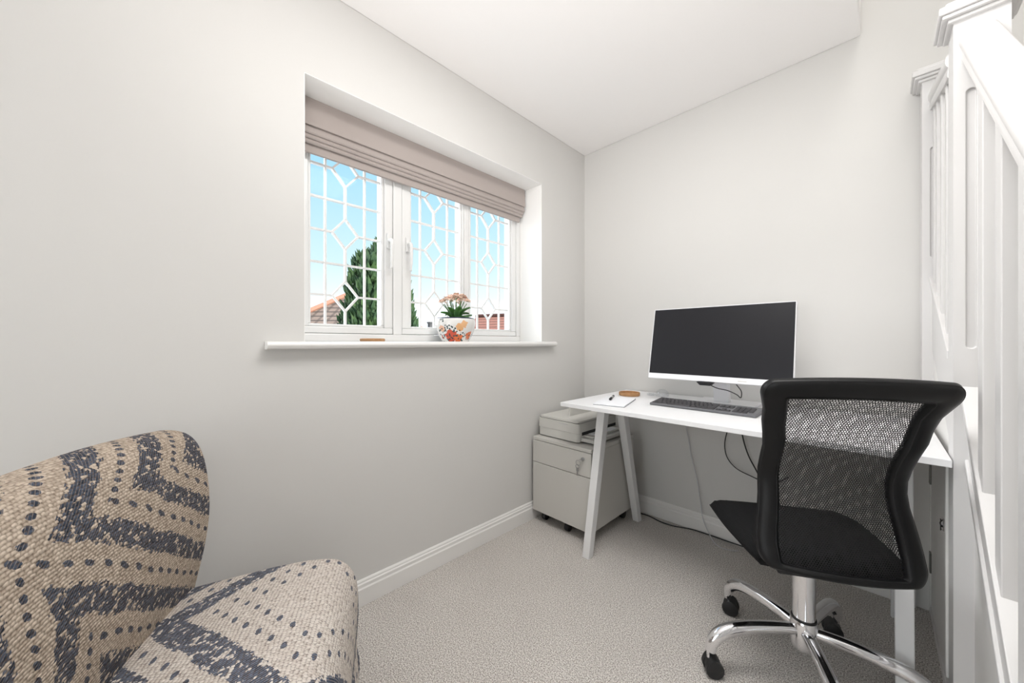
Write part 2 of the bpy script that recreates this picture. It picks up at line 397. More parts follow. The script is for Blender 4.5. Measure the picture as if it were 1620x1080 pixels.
# glazed door added unseen behind the camera to let in fill light
d = structE('door_added', (-.55, YF-.1, 0))
bm = B(); 
for lo, hi in (((-1.3, YF-.14, .0), (-1.22, YF-.06, 2.15)), ((.12, YF-.14, .0), (.2, YF-.06, 2.15)), ((-.6, YF-.14, .0), (-.5, YF-.06, 2.15)), ((-1.22, YF-.14, 2.07), (.12, YF-.06, 2.15)), ((-1.22, YF-.14, 0), (.12, YF-.06, .12))): box(bm, lo, hi)
obj('door_frame', bm, M['upvc'], d, .004)
bx('pane', (-1.22, YF-.105, .12), (.12, YF-.1, 2.07), M['glass'], d)

# ------------------------------------------------------------------ window
XF, XG = -1.668, -1.705
w = structE('window_1', (XF, (WY0+WY1)/2, WZ0))
bm = B()
FO = .036
box(bm, (-1.74, WY0, WZ0), (XF, WY1, WZ0+.034)); box(bm, (-1.74, WY0, WZ1-FO), (XF, WY1, WZ1))
box(bm, (-1.74, WY0, WZ0+.034), (XF, WY0+.03, WZ1-FO)); box(bm, (-1.74, WY1-.034, WZ0+.034), (XF, WY1, WZ1-FO))
box(bm, (-1.74, .826, WZ0+.034), (XF-.002, .872, WZ1-FO)); 
box(bm, (-1.74, 1.262, WZ0+.034), (XF-.004, 1.294, WZ1-FO))
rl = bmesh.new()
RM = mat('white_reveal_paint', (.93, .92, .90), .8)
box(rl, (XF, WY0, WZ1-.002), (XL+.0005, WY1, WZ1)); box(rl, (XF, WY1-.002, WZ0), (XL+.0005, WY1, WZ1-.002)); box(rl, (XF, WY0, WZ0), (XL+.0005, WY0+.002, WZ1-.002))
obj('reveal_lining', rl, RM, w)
obj('window_frame', bm, M['upvc'], w, .004)
panes = [(.462, .771, 'L'), (.931, 1.238, 'R'), (1.318, 1.635, None)]
outer = [(.416, .824), (.874, 1.260), (1.296, 1.684)]
zb, zt = 1.150, 1.985
for (y0, y1, hd), (o0, o1) in zip(panes, outer):
    bm = B()
    zo0, zo1 = WZ0+.036, WZ1-FO-.002
    fx = XF-.006
    box(bm, (-1.735, o0, zo0), (fx, o1, zb-.012)); box(bm, (-1.735, o0, zt+.012), (fx, o1, zo1))
    box(bm, (-1.735, o0, zb-.012), (fx, y0-.012, zt+.012)); box(bm, (-1.735, y1+.012, zb-.012), (fx, o1, zt+.012))
    cs = obj('casement', bm, M['upvc'], w, .004)
    # glazing bead, sloped towards the glass
    bm = B()
    for lo, hi, ax in (((y0-.012, y1+.012), (zb-.012, zb), 'b'), ((y0-.012, y1+.012), (zt, zt+.012), 't'), ((y0-.012, y0), (zb, zt), 'l'), ((y1, y1+.012), (zb, zt), 'r')):
        box(bm, (-1.735, lo[0], hi[0]), (fx-.010, lo[1], hi[1]))
    obj('glazing_bead', bm, M['upvc'], cs, .004)
    bx('pane', (XG-.004, y0, zb), (XG, y1, zt), M['glass'], cs)
    bm = B(); t_ = .0042
    def strip(p, q):
        (ya, za), (yb, zb_) = p, q
        strip.k += 1; dz_ = .00011*strip.k
        d_ = Vector((yb-ya, zb_-za)); d_.normalize(); nn = Vector((-d_.y, d_.x))*t_
        pts = []
        for X in (XG-.008-dz_, XG+.004+dz_):
            pts += [(X, ya+nn.x, za+nn.y), (X, yb+nn.x, zb_+nn.y), (X, yb-nn.x, zb_-nn.y), (X, ya-nn.x, za-nn.y)]
        hexa(bm, pts)
    strip.k = 0
    wd = y1-y0; va, vc, vb = y0+.205*wd, y0+.48*wd, y0+.765*wd; hw, hh = .057, .068
    strip((va, zb), (va, zt)); strip((vb, zb), (vb, zt))
    rows = [1.278+.1415*k for k in range(6)]
    cen = [rows[0], rows[2], rows[4]]
    prev = zb
    for k, z in enumerate(rows):
        if z > zt: break
        if k % 2 == 0:
            strip((y0, z), (vc-hw, z)); strip((vc+hw, z), (y1, z))
            strip((vc-hw, z), (vc, z+hh)); strip((vc, z+hh), (vc+hw, z)); strip((vc+hw, z), (vc, z-hh)); strip((vc, z-hh), (vc-hw, z))
            strip((vc, prev), (vc, z-hh)); prev = z+hh
        else: strip((y0, z), (y1, z))
    strip((vc, prev), (vc, zt))
    obj('lead_lattice', bm, M['upvc'], cs)
    if hd:
        s = 1 if hd == 'L' else -1
        yh = (y1+o1)/2 + .004 if hd == 'L' else (y0+o0)/2
        bm = B(); box(bm, (fx, yh-.011, 1.525), (fx+.012, yh+.011, 1.60))
        hd_ = obj('handle_plate', bm, M['upvc'], cs, .004)
        bm = B()
        pts = [(fx+.008, yh, 1.562), (fx+.032, yh, 1.562), (fx+.040, yh, 1.55), (fx+.042, yh, 1.51), (fx+.040, yh, 1.46), (fx+.034, yh, 1.425)]
        tube(bm, spline(pts, 5), [.009]*11+[.0085]*5+[.0075]*5+[.006]*5, 10)
        obj('handle', bm, M['upvc'], cs, smooth=True)
ORG = Vector((0, 0, 0))
# sill board with rounded nose
nose = [(XF, WZ0-.028), (XL+.036, WZ0-.028), (XL+.045, WZ0-.024), (XL+.049, WZ0-.016), (XL+.049, WZ0-.011), (XL+.045, WZ0-.004), (XL+.036, WZ0), (XF, WZ0)]
bm = B(); prism(bm, nose, 'y', WY0, WY1)
nose2 = [(XL+.001, z) if x == XF else (x, z) for x, z in nose]
prism(bm, nose2, 'y', .262, WY0); prism(bm, nose2, 'y', WY1, 1.815)
struct(obj('trim_1', bm, M['gloss']))

# ------------------------------------------------------------------ roman blind
t_ = thing('roman_blind', 'taupe fabric roman blind folded up at the top of the window', 'blind', (-1.62, (WY0+WY1)/2, 1.86))
yA, yB_ = WY0+.006, WY1-.018
def fold(name, pts, th, y0=yA, y1=yB_, sub=None, wav=0):
    bm = B(); N = 24; rings = []
    c = [Vector(p) for p in pts]
    for i in range(N+1):
        y = y0+(y1-y0)*i/N; k = wav*sin(i*.55)*sin(i*.21+1)
        A = [bm.verts.new((p.x+k*(j/len(c)), y, p.y+k*.6*(j/len(c)))) for j, p in enumerate(c)]
        Bk = [bm.verts.new((p.x-th+k*(j/len(c)), y, p.y+k*.6*(j/len(c)))) for j, p in enumerate(c)]
        rings.append(A+Bk[::-1])
    n = len(rings[0])
    for a, b in zip(rings, rings[1:]):
        for k in range(n): bm.faces.new((a[k], a[(k+1) % n], b[(k+1) % n], b[k]))
    bm.faces.new(rings[0][::-1]); bm.faces.new(rings[-1])
    return obj(name, bm, M['blind'], sub or t_, smooth='auto')
fold('front_panel', [(-1.612, 2.060), (-1.609, 2.03), (-1.606, 1.99), (-1.604, 1.955), (-1.606, 1.948)], .006, wav=.0008)
fold('fold', [(-1.617, 1.955), (-1.613, 1.935), (-1.610, 1.922), (-1.614, 1.917)], .007, wav=.0008)
fold('fold', [(-1.622, 1.93), (-1.619, 1.915), (-1.617, 1.905), (-1.621, 1.900)], .007, yA+.002, yB_-.004, wav=.0008)
fold('fold', [(-1.629, 1.92), (-1.626, 1.900), (-1.623, 1.888), (-1.627, 1.883)], .007, yA, yB_-.006, wav=.0008)
fold('bottom_hem', [(-1.642, 1.93), (-1.639, 1.90), (-1.637, 1.87), (-1.639, 1.852), (-1.643, 1.850)], .006, yA, yB_-.02, wav=.0008)
bx('headrail', (-1.655, yA, 2.035), (-1.618, yB_, 2.06), M['upvc'], t_, .002)
bm = B(); tube(bm, [(-1.612, WY0+.012, 2.04), (-1.61, WY0+.010, 2.0), (-1.606, WY0+.006, 1.98)], .003); obj('cord', bm, M['upvc'], t_)

# ------------------------------------------------------------------ sill objects
bm = B(); lathe(bm, [(0.001, 0), (.05, 0), (.052, .004), (.052, .010), (.049, .013), (.047, .010), (.001, .010)], (-1.555, .672, WZ0), 48)
tag(obj('coaster', bm, M['cork'], smooth='auto'), 'round cork coaster lying on the white window sill', 'coaster')

PX, PY = -1.556, 1.115
pot = thing('potted_plant', 'pale pink flowering plant in a white floral-painted pot on the window sill', 'potted plant', (PX, PY, WZ0), org=False)
pp = [(.001, .006), (.062, .006), (.064, 0), (.069, 0), (.071, .006), (.084, .028), (.096, .055), (.103, .082), (.104, .100), (.101, .115), (.098, .121), (.095, .123), (.091, .121), (.094, .108), (.09, .1), (.001, .1)]
bm = B(); lathe(bm, pp, (0, 0, 0), 64); ptm = pot_mat(None)
po = obj('pot', bm, ptm, pot, smooth=True)
bm = B(); lathe(bm, [(.001, .101), (.089, .101), (.089, .108), (.001, .110)], (0, 0, 0), 40); obj('soil', bm, M['soil'], pot)
rnd = random.Random(3)
def leaf_mesh(L, wd, bend):
    bm = B(); N = 8; rows = []
    for i in range(N+1):
        t = i/N; wv = wd*sin(pi*min(1, t*1.02+.0))**.7*(1-.15*t) if 0 < t < 1 else .001
        y = L*t; z = .55*L*t-bend*t*t*L
        rows.append([bm.verts.new((-wv, y, z+.006)), bm.verts.new((-wv*.5, y, z+.001)), bm.verts.new((0, y, z-.002)), bm.verts.new((wv*.5, y, z+.001)), bm.verts.new((wv, y, z+.006))])
    for a, b in zip(rows, rows[1:]):
        for k in range(4): bm.faces.new((a[k], a[k+1], b[k+1], b[k]))
    return bm
for k in range(15):
    a = k*2.4+.3; L = rnd.uniform(.055, .09); bm = leaf_mesh(L, rnd.uniform(.018, .024), rnd.uniform(.2, .9))
    o = obj('leaf', bm, M['leafg'], pot, smooth=True, fixn=False); sd = o.modifiers.new('s', 'SOLIDIFY'); sd.thickness = .0022
    rr = rnd.uniform(.005, .03); o.location = (rr*cos(a), rr*sin(a), .105+rnd.uniform(0, .02)); o.rotation_euler = (rnd.uniform(-.1, .95), 0, a-pi/2)
heads = []
for k in range(16):
    a = k*2.4; r = .074*sqrt((k+.3)/16); heads.append((r*cos(a), r*sin(a), .236-7.5*r*r+rnd.uniform(-.006, .008)))
for (x, y, z) in heads:
    bm = B(); tube(bm, spline([(x*.25, y*.25, .1), (x*.5, y*.5, .15), (x, y, z-.008)], 5), .0022, 6); obj('stem', bm, M['leafg'], pot, smooth=True)
bm = B()
for k in range(4):
    a = pi/2*k; c = Vector((.0062*cos(a), .0062*sin(a), .0015)); ring = []
    bm.verts.ensure_lookup_table()
    p0 = bm.verts.new((0, 0, 0))
    for q in range(7):
        th = a+(-.62+1.24*q/6); rad = .0125*(1-.18*abs(q-3)/3*1.2); ring.append(bm.verts.new((rad*cos(th), rad*sin(th), .0035+.001*sin(q))))
    for q in range(6): bm.faces.new((p0, ring[q], ring[q+1]))
lathe(bm, [(.0005, -.008), (.0025, -.006), (.003, 0), (.0015, .002)], n=8)
bl0 = obj('blossom', bm, M['petal'], pot, fixn=False)
first = True
for (x, y, z) in heads:
    for k in range(6):
        u1 = rnd.uniform(0, 2*pi); ph = rnd.uniform(0, 1.15)
        dirv = Vector((sin(ph)*cos(u1), sin(ph)*sin(u1), cos(ph)))
        o = bl0 if first else bl0.copy()
        if not first: COL.objects.link(o); o.parent = pot
        first = False
        o.location = Vector((x, y, z-.004))+dirv*.017
        o.rotation_euler = dirv.to_track_quat('Z', 'Y').to_euler(); o.scale = [rnd.uniform(.9, 1.3)]*3

# ------------------------------------------------------------------ desk
DZ = .76; DX0, DX1, DY0, DY1 = -1.149, .138, 1.482, 2.182
desk = thing('desk', 'white rectangular desk on two white A-shaped trestles against the back wall', 'desk', ((DX0+DX1)/2, (DY0+DY1)/2, 0))
bx('tabletop', (DX0, DY0, DZ-.020), (DX1, DY1, DZ), M['desk'], desk, .0015)
def trestle(xc, yf=1.505, yb=2.075):
    tr_top = DZ-.0205
    w0, d0 = .019, .042
    for (ya, yt, sg) in ((yf, 1.655, 1), (yb, 1.88, -1)):
        bm = B()
        y0, y1 = (ya, yt)
        a = (y0, y0+d0) if sg > 0 else (y0-d0, y0)
        b = (y1, y1+d0+.008) if sg > 0 else (y1-d0-.008, y1)
        hexa(bm, [(xc-w0, a[0], 0), (xc+w0, a[0], 0), (xc+w0, a[1], 0), (xc-w0, a[1], 0), (xc-w0-.003, b[0], tr_top), (xc+w0+.003, b[0], tr_top), (xc+w0+.003, b[1], tr_top), (xc-w0-.003, b[1], tr_top)])
        obj('leg', bm, M['desk_leg'], desk, .003)
    bx('crossbar', (xc-.014, 1.71, tr_top-.04), (xc+.014, 1.83, tr_top-.001), M['desk_leg'], desk, .003)
    bm = B(); lathe(bm, [(.006, 0), (.006, .006), (.003, .008)], (xc+.0195, 1.705, tr_top-.02), 14, 'x'); obj('bolt', bm, M['blk'], desk)
trestle(-1.013); trestle(.056)

# items on the desk
def poly_slab(name, pts, z0, z1, m, parent=None, bev=0):
    bm = B(); prism(bm, pts, 'z', z0, z1); return obj(name, bm, m, parent, bev)
np_ = thing('notepad', 'white paper notepad lying near the left edge of the desk', 'notepad', (-.955, 1.69, DZ))
poly_slab('pages', [(-.99, 1.542), (-.84, 1.572), (-.915, 1.838), (-1.068, 1.806)], DZ+.002, DZ+.0075, M['paper'], np_, .0005)
poly_slab('back_cover', [(-.991, 1.541), (-.839, 1.571), (-.914, 1.839), (-1.069, 1.807)], DZ+.0002, DZ+.002, M['kb'], np_)
pn = thing('pen', 'short black and silver pen lying on the white notepad', 'pen', (-.985, 1.72, DZ+.0076))
p0, p1 = Vector((-.972, 1.670, DZ+.0140)), Vector((-1.020, 1.79, DZ+.0140)); dv = p1-p0
bm = B(); tube(bm, [p0+dv*.0, p0+dv*.03, p0+dv*.34], [.0045, .0064, .0064], 14); obj('cap', bm, M['blk'], pn, smooth='auto')
bm = B(); tube(bm, [p0+dv*.34, p0+dv*.78], [.0048, .0048], 14); obj('barrel', bm, M['steel'], pn, smooth='auto')
bm = B(); tube(bm, [p0+dv*.78, p0+dv*.97, p0+dv], [.0058, .0058, .003], 14); obj('end_cap', bm, M['blk'], pn, smooth='auto')
bm = B(); lathe(bm, [(.001, 0), (.054, 0), (.058, .003), (.059, .018), (.057, .020), (.053, .019), (.052, .008), (.001, .008)], (-1.012, 1.955, DZ), 48)
tag(obj('coaster', bm, M['cork'], smooth='auto'), 'round brown coaster with a raised rim on the desk behind the notepad', 'coaster')
# clear glass dome
bm = B(); lathe(bm, [(.001, 0), (.034, 0), (.036, .004), (.036, .012), (.033, .024), (.024, .034), (.012, .040), (.001, .042)], (-.865, 2.06, DZ), 32)
cl = thing('clear_trinket', 'small clear transparent trinket on the desk behind the keyboard', 'ornament', (-.88, 2.06, DZ))
obj('dome', bm, M['clear'], cl, smooth=True)
bm = B(); tube(bm, [(-.925+.02*cos(a*.4)*.9, 2.05+.02*sin(a*.4), DZ+.006) for a in range(16)], .006, 8, closed=True); obj('ring', bm, M['clear'], cl, smooth=True)

# keyboard
kb = thing('keyboard', 'dark grey full-size computer keyboard on the desk in front of the monitor', 'keyboard', (-.565, 1.81, DZ))
kx0, kx1, ky0, ky1 = -.79, -.345, 1.733, 1.872
bm = B(); z0, z1 = .012, .024
hexa(bm, [(kx0, ky0, DZ+.001), (kx1, ky0, DZ+.001), (kx1, ky1, DZ+.001), (kx0, ky1, DZ+.001), (kx0, ky0, DZ+z0), (kx1, ky0, DZ+z0), (kx1, ky1, DZ+z1), (kx0, ky1, DZ+z1)])
obj('case', bm, M['kb'], kb, .003)
def keytop(y): return DZ+z0+(z1-z0)*(y-ky0)/(ky1-ky0)
keycache = {}; cnt = 0
u_ = .0188
rowsk = [  # (y index, x start units, list of widths)
    (0, 0, [1.25, 1.25, 1.25, 5.75, 1.25, 1.25, 1.25, 1.5]), (1, 0, [2.2]+[1]*10+[2.55]), (2, 0, [1.75]+[1]*11+[2]), (3, 0, [1.5]+[1]*12+[1.25]), (4, 0, [1]*13+[1.75])]
keys = []
for r, xs, ws in rowsk:
    x = kx0+.008+xs*u_
    for wk in ws: keys.append((x, r, wk)); x += wk*u_
    xn = kx0+.008+15.05*u_
    if r == 0: keys += [(xn, 0, 1), (xn+u_, 0, 1), (xn+2*u_, 0, 1)]
    if r == 1: keys += [(xn+u_, 1, 1)]
    if r in (3, 4): keys += [(xn+q*u_, r, 1) for q in range(3)]
    xp = xn+3.35*u_
    if r == 0: keys += [(xp, 0, 2), (xp+2*u_, 0, 1)]
    else: keys += [(xp+q*u_, r, 1) for q in range(4)]
keys += [(kx0+.008+q*1.16*u_, 5, 1) for q in range(13)]
for (x, r, wk) in keys[:100]:
    y0 = ky0+.010+r*.0196+(.002 if r == 5 else 0); dp = .0168 if r < 5 else .0125
    key = (wk, dp)
    if key not in keycache:
        bm = B(); g = .0011; a, b_ = wk*u_-2*g, dp
        hexa(bm, [(0, 0, 0), (a, 0, 0), (a, b_, 0), (0, b_, 0), (.0010, .001, .0038), (a-.0010, .001, .0038), (a-.0010, b_-.001, .0038), (.0010, b_-.001, .0038)])
        ORG_s = ORG; ORG = Vector((0, 0, 0)); o = obj('key', bm, M['key'], kb); ORG = ORG_s; keycache[key] = o
    else:
        o = keycache[key].copy(); COL.objects.link(o); o.parent = kb
    o.location = Vector((x+.0011, y0, keytop(y0)-.0002))-ORG; o.rotation_euler = (atan2(z1-z0, ky1-ky0), 0, 0)

# monitor
mo = thing('computer_monitor', 'large white-framed computer monitor with a black screen on the desk', 'monitor', (-.541, 2.03, DZ))
mx0, mx1 = -.846, -.2366
top_y, top_z, bot_y, bot_z = 1.920, 1.245, 1.838, .884
ax = Vector((0, top_y-bot_y, top_z-bot_z)); hgt = ax.length; ax.normalize(); nr = Vector((0, -ax.z, ax.y))   # nr towards the viewer
base = Vector((0, bot_y, bot_z))
def slab(bm, x0, x1, h0, h1, n0, n1):
    q = []
    for n_ in (n1, n0):
        q += [tuple(Vector((x0, 0, 0))+base+ax*h0+nr*n_), tuple(Vector((x1, 0, 0))+base+ax*h0+nr*n_), tuple(Vector((x1, 0, 0))+base+ax*h1+nr*n_), tuple(Vector((x0, 0, 0))+base+ax*h1+nr*n_)]
    hexa(bm, q)
bm = B(); slab(bm, mx0, mx1, 0, hgt, -.022, 0); hs = obj('housing', bm, M['monwhite'], mo, .003)
bm = B(); slab(bm, mx0+.004, mx1-.004, .027, hgt-.004, -.004, .0012); obj('screen', bm, M['screen'], mo, .0005)
bm = B(); slab(bm, mx0+.15, mx1-.15, .06, hgt-.08, -.045, -.020); obj('rear_casing', bm, M['monwhite'], mo, .008)
bm = B(); slab(bm, mx1-.20, mx1-.165, .010, .014, -.002, .0006); obj('badge', bm, M['cab'], hs)
bm = B(); hexa(bm, [(-.575, 1.985, DZ+.012), (-.507, 1.985, DZ+.012), (-.507, 2.02, DZ+.012), (-.575, 2.02, DZ+.012), (-.575, 1.925, 1.06), (-.507, 1.925, 1.06), (-.507, 1.96, 1.06), (-.575, 1.96, 1.06)])
obj('stand_neck', bm, M['monwhite'], mo, .003)
bx('stand_base', (-.66, 1.895, DZ+.0005), (-.40, 2.12, DZ+.014), M['monwhite'], mo, .003)
# black sensor bar under the bezel with its wire
sb = thing('sensor_bar', 'small black wedge-shaped device with a thin wire under the monitor bezel', 'device', (-.56, 1.83, .865))
bm = B(); hexa(bm, [(-.592, 1.833, .866), (-.548, 1.833, .866), (-.544, 1.848, .866), (-.592, 1.848, .866), (-.606, 1.828, .8815), (-.530, 1.828, .8815), (-.530, 1.852, .8815), (-.606, 1.852, .8815)])
obj('body', bm, M['blk'], sb, .001)
bm = B(); tube(bm, spline([(-.545, 1.84, .868), (-.52, 1.85, .856), (-.48, 1.86, .848), (-.445, 1.865, .832), (-.432, 1.865, .820), (-.428, 1.868, .828), (-.430, 1.872, .85), (-.445, 1.872, .872), (-.455, 1.868, .888)], 6), .0022, 8); obj('wire', bm, M['black_cable'], sb, smooth=True)

# ------------------------------------------------------------------ filing cabinet
CX0, CX1, CY0, CY1 = -1.455, -1.046, 1.609, 2.07
cb = thing('filing_cabinet', 'light grey steel filing cabinet on castors under the desk', 'filing cabinet', ((CX0+CX1)/2, (CY0+CY1)/2, 0))
bx('body', (CX0, CY0+.018, .068), (CX1, CY1, .487), M['cab'], cb, .002)
bx('top_panel', (CX0, CY0+.002, .487), (CX1, CY1, .507), M['cab'], cb, .003)
dr = bx('drawer', (CX0+.001, CY0, .358), (CX1-.001, CY0+.016, .4845), M['cab'], cb, .002)
bx('drawer', (CX0+.001, CY0, .066), (CX1-.001, CY0+.016, .3545), M['cab'], cb, .002)
bx('shadow_gap', (CX0+.004, CY0+.014, .07), (CX1-.004, CY0+.0182, .486), M['dark'], cb)
lx = -1.098
bm = B(); lathe(bm, [(.001, 0), (.010, 0), (.010, -.004), (.007, -.006), (.001, -.006)], (lx, CY0, .448), 20, 'y'); obj('lock', bm, M['keys'], dr, smooth='auto')
bm = B(); box(bm, (lx-.010, CY0-.026, .446), (lx+.010, CY0-.006, .450)); obj('key_in_lock', bm, M['steel'], dr, .001)
bm = B(); tube(bm, [(lx-.016+.014*cos(a/12*2*pi), CY0-.02, .430+.014*sin(a/12*2*pi)) for a in range(12)], .0012, 6, closed=True)
tube(bm, [(lx-.022+.011*cos(a/12*2*pi), CY0-.018, .408+.011*sin(a/12*2*pi)) for a in range(12)], .0014, 6, closed=True); obj('key_ring', bm, M['keys'], dr)
bm = B(); box(bm, (lx-.026, CY0-.019, .360), (lx-.019, CY0-.017, .400)); box(bm, (lx-.029, CY0-.0195, .384), (lx-.015, CY0-.0165, .402)); obj('spare_key', bm, M['keys'], dr, .0005)
for x, y in ((CX0+.05, CY0+.06), (CX1-.04, CY0+.045), (CX0+.05, CY1-.05), (CX1-.045, CY1-.05), ((CX0+CX1)/2+.02, CY0+.05)):
    bm = B(); lathe(bm, [(.012, -.013), (.023, -.012), (.024, -.004), (.024, .004), (.023, .012), (.012, .013)], (x, y, .0245), 20, 'x')
    c = obj('caster', bm, M['blk'], cb, smooth='auto'); bx('caster_fork', (x-.018, y-.014, .04), (x+.018, y+.018, .068), M['blk'], c, .003)

# ------------------------------------------------------------------ printer
PZ = .508
pr = thing('printer', 'pale grey flatbed printer sitting on the filing cabinet under the desk', 'printer', (-1.31, 1.86, PZ))
px0, px1, py0, py1 = -1.452, -1.155, 1.650, 2.07
def rrect(x0, x1, y0, y1, r, n=6, corners=(1, 1, 1, 1)):
    P_ = []
    for (cx, cy, a0, on) in ((x1-r, y0+r, -pi/2, corners[0]), (x1-r, y1-r, 0, corners[1]), (x0+r, y1-r, pi/2, corners[2]), (x0+r, y0+r, pi, corners[3])):
        for k in range(n+1):
            a = a0+pi/2*k/n; P_.append((cx+r*cos(a), cy+r*sin(a)))
    return P_
def rbox(name, x0, x1, y0, y1, z0, z1, r, m, parent, bev=.002):
    bm = B(); prism(bm, rrect(x0, x1, y0, y1, r), 'z', z0, z1); return obj(name, bm, m, parent, bev, smooth='auto')
low = rbox('lower_body', px0+.004, px1, py0+.002, py1, PZ+.006, PZ+.052, .022, M['printer'], pr)
up = rbox('upper_body', px0, px1, py0, py1, PZ+.053, PZ+.108, .022, M['printer'], pr)
bx('output_slot', (px1-.06, py0+.035, PZ+.040), (px1+.0008, py1-.02, PZ+.058), M['dark'], pr)
rbox('lid', px0+.012, px1-.001, py0+.003, py1-.003, PZ+.111, PZ+.121, .02, M['printer'], pr, .003)
bx('lid_gap', (px0+.016, py0+.007, PZ+.108), (px1-.006, py1-.008, PZ+.111), M['dark'], pr)
tr_ = rbox('paper_tray', px1-.02, px1+.085, py0+.03, py1-.03, PZ+.010, PZ+.028, .012, M['printer'], pr, .002)
rbox('output_tray', px1-.02, px1+.06, py0+.06, py1-.06, PZ+.030, PZ+.038, .010, M['printer'], pr, .002)
bx('paper_sheets', (px1-.01, py0+.10, PZ+.0385), (px1+.05, py1-.08, PZ+.041), M['paper'], pr)
for k in range(4): 
    a = [(px0+.05, py0+.05), (px1-.04, py0+.05), (px0+.05, py1-.05), (px1-.04, py1-.05)][k]
    bx('foot', (a[0]-.01, a[1]-.01, PZ), (a[0]+.01, a[1]+.01, PZ+.007), M['blk'], pr)
bm = B(); box(bm, (px1-.135, py0-.0006, PZ+.094), (px1-.075, py0+.003, PZ+.098)); obj('badge', bm, M['steel'], pr)
bx('paper_support', (-1.292, 1.748, PZ+.1212), (-1.284, 1.98, .694), M['printer'], pr, .0008)

# ------------------------------------------------------------------ cables
ORG = Vector((0, 0, 0))
def cable(name, pts, r, m, label, n=8):
    bm = B(); tube(bm, spline(pts, 8), r, n); o = obj(name, bm, m, smooth=True); return tag(o, label, 'cable')
cable('black_cable', [(-1.12, 2.155, .35), (-1.10, 2.15, .06), (-1.075, 2.14, .010), (-.98, 2.145, .005), (-.90, 2.125, .005), (-.83, 2.13, .005), (-.74, 2.155, .010), (-.65, 2.155, .013), (-.54, 2.15, .016), (-.40, 2.145, .022), (-.25, 2.16, .03)], .0033, M['black_cable'], 'black cable lying along the carpet in front of the back wall skirting board')
cable('white_cable', [(-.775, 2.165, .74), (-.773, 2.165, .60), (-.757, 2.168, .50), (-.745, 2.168, .42), (-.715, 2.168, .30), (-.693, 2.165, .16), (-.680, 2.155, .10), (-.660, 2.150, .05), (-.60, 2.10, .004), (-.54, 2.085, .004), (-.50, 2.11, .004)], .0022, M['white_cable'], 'thin pale grey cable hanging down the back wall from the desk')
cable('desk_cable_loop', [(-.53, 2.16, .735), (-.555, 2.16, .62), (-.572, 2.16, .53), (-.562, 2.16, .46), (-.52, 2.16, .41), (-.45, 2.16, .385), (-.37, 2.16, .37), (-.30, 2.16, .42)], .0026, M['black_cable'], 'black cable hanging in a loop below the desk beside the office chair')
cable('desk_cable', [(-.50, 2.14, .735), (-.49, 2.15, .60), (-.465, 2.15, .50), (-.43, 2.16, .42), (-.38, 2.16, .32)], .0034, M['black_cable'], 'thicker straight black cable dropping below the desk right of the hanging loop')

# ------------------------------------------------------------------ office chair
R30 = radians(30)
oc = thing('office_chair', 'black mesh-back swivel office chair on a chrome five-star base at the desk', 'office chair', (-.164, 1.464, 0), R30, org=False)
def S(v, keys):
    for (a, x), (b, y) in zip(keys, keys[1:]):
        if v <= b:
            t = (v-a)/(b-a); t = t*t*(3-2*t); return x+(y-x)*t
    return keys[-1][1]
BZ0, BZ1 = .448, .985
HW = [(0, .184), (.10, .190), (.42, .170), (.6, .171), (.8, .185), (1, .213)]
YC = [(0, -.222), (.2, -.20), (.45, -.188), (.75, -.240), (1, -.300)]
def bp_(u, v):
    hw = S(v, HW); y = S(v, YC)+.035*u*u
    return Vector((u*hw-.004-.008*math.exp(-((v-.48)/.25)**2), y, BZ0+(BZ1-BZ0)*v - .012*u*u*v))
def bn(u, v):
    e = .01; a = bp_(u+e, v)-bp_(u-e, v); b = bp_(u, v+e)-bp_(u, v-e)
    return a.cross(b).normalized()   # points to -y (rear)
# border loop in (x01,z) parameter space with rounded corners
def loop(inset, n=10, r=.16):
    P_ = []
    a = 1-inset; lo = inset*.12; hi = 1-inset*.36
    ru, rv = max(.03, r-inset*.5), max(.012, (r-inset*.5)*.5)
    for (cu, cv, a0) in ((a-ru, lo+rv, -pi/2), (a-ru, hi-rv, 0), (-a+ru, hi-rv, pi/2), (-a+ru, lo+rv, pi)):
        for k in range(n+1):
            t = a0+pi/2*k/n; P_.append((cu+ru*cos(t), cv+rv*sin(t)))
    # densify the straight runs
    out = []
    for p, q in zip(P_, P_[1:]+P_[:1]):
        d = max(abs(p[0]-q[0]), abs(p[1]-q[1])); m_ = 12 if d > .3 else 1
        for k in range(m_): out.append((p[0]+(q[0]-p[0])*k/m_, p[1]+(q[1]-p[1])*k/m_))
    return out
secs = 9; INS = .28
bm = B(); rows = []
Lo, Li = loop(0), loop(INS)
for (po_, pi_) in zip(Lo, Li):
    ring = []
    for side in (1, -1):
        for k in range(secs):
            t = k/(secs-1); 
            if side == -1: t = 1-t
            if side == -1 and k in (0, secs-1): continue
            u = pi_[0]+(po_[0]-pi_[0])*t; v = pi_[1]+(po_[1]-pi_[1])*t
            h = .016*(max(0, 1-abs(2*t-1)**2.6))**.5
            ring.append(bm.verts.new(bp_(u, v)+bn(u, v)*h*side))
    rows.append(ring)
N = len(rows); K = len(rows[0])
for i in range(N):
    A, B2 = rows[i], rows[(i+1) % N]
    for k in range(K): bm.faces.new((A[k], A[(k+1) % K], B2[(k+1) % K], B2[k]))
fr = obj('backrest_frame', bm, M['leather'], oc, smooth=True)
bm = B(); tube(bm, [bp_(u, v)+bn(u, v)*.0108 for u, v in loop(INS*.88)], .0014, 6, closed=True); obj('seam', bm, M['seam'], fr, smooth=True)
bm = B(); tube(bm, [bp_(u, v)+bn(u, v)*.0108 for u, v in loop(INS*.12)], .0012, 6, closed=True); obj('seam', bm, M['seam'], fr, smooth=True)
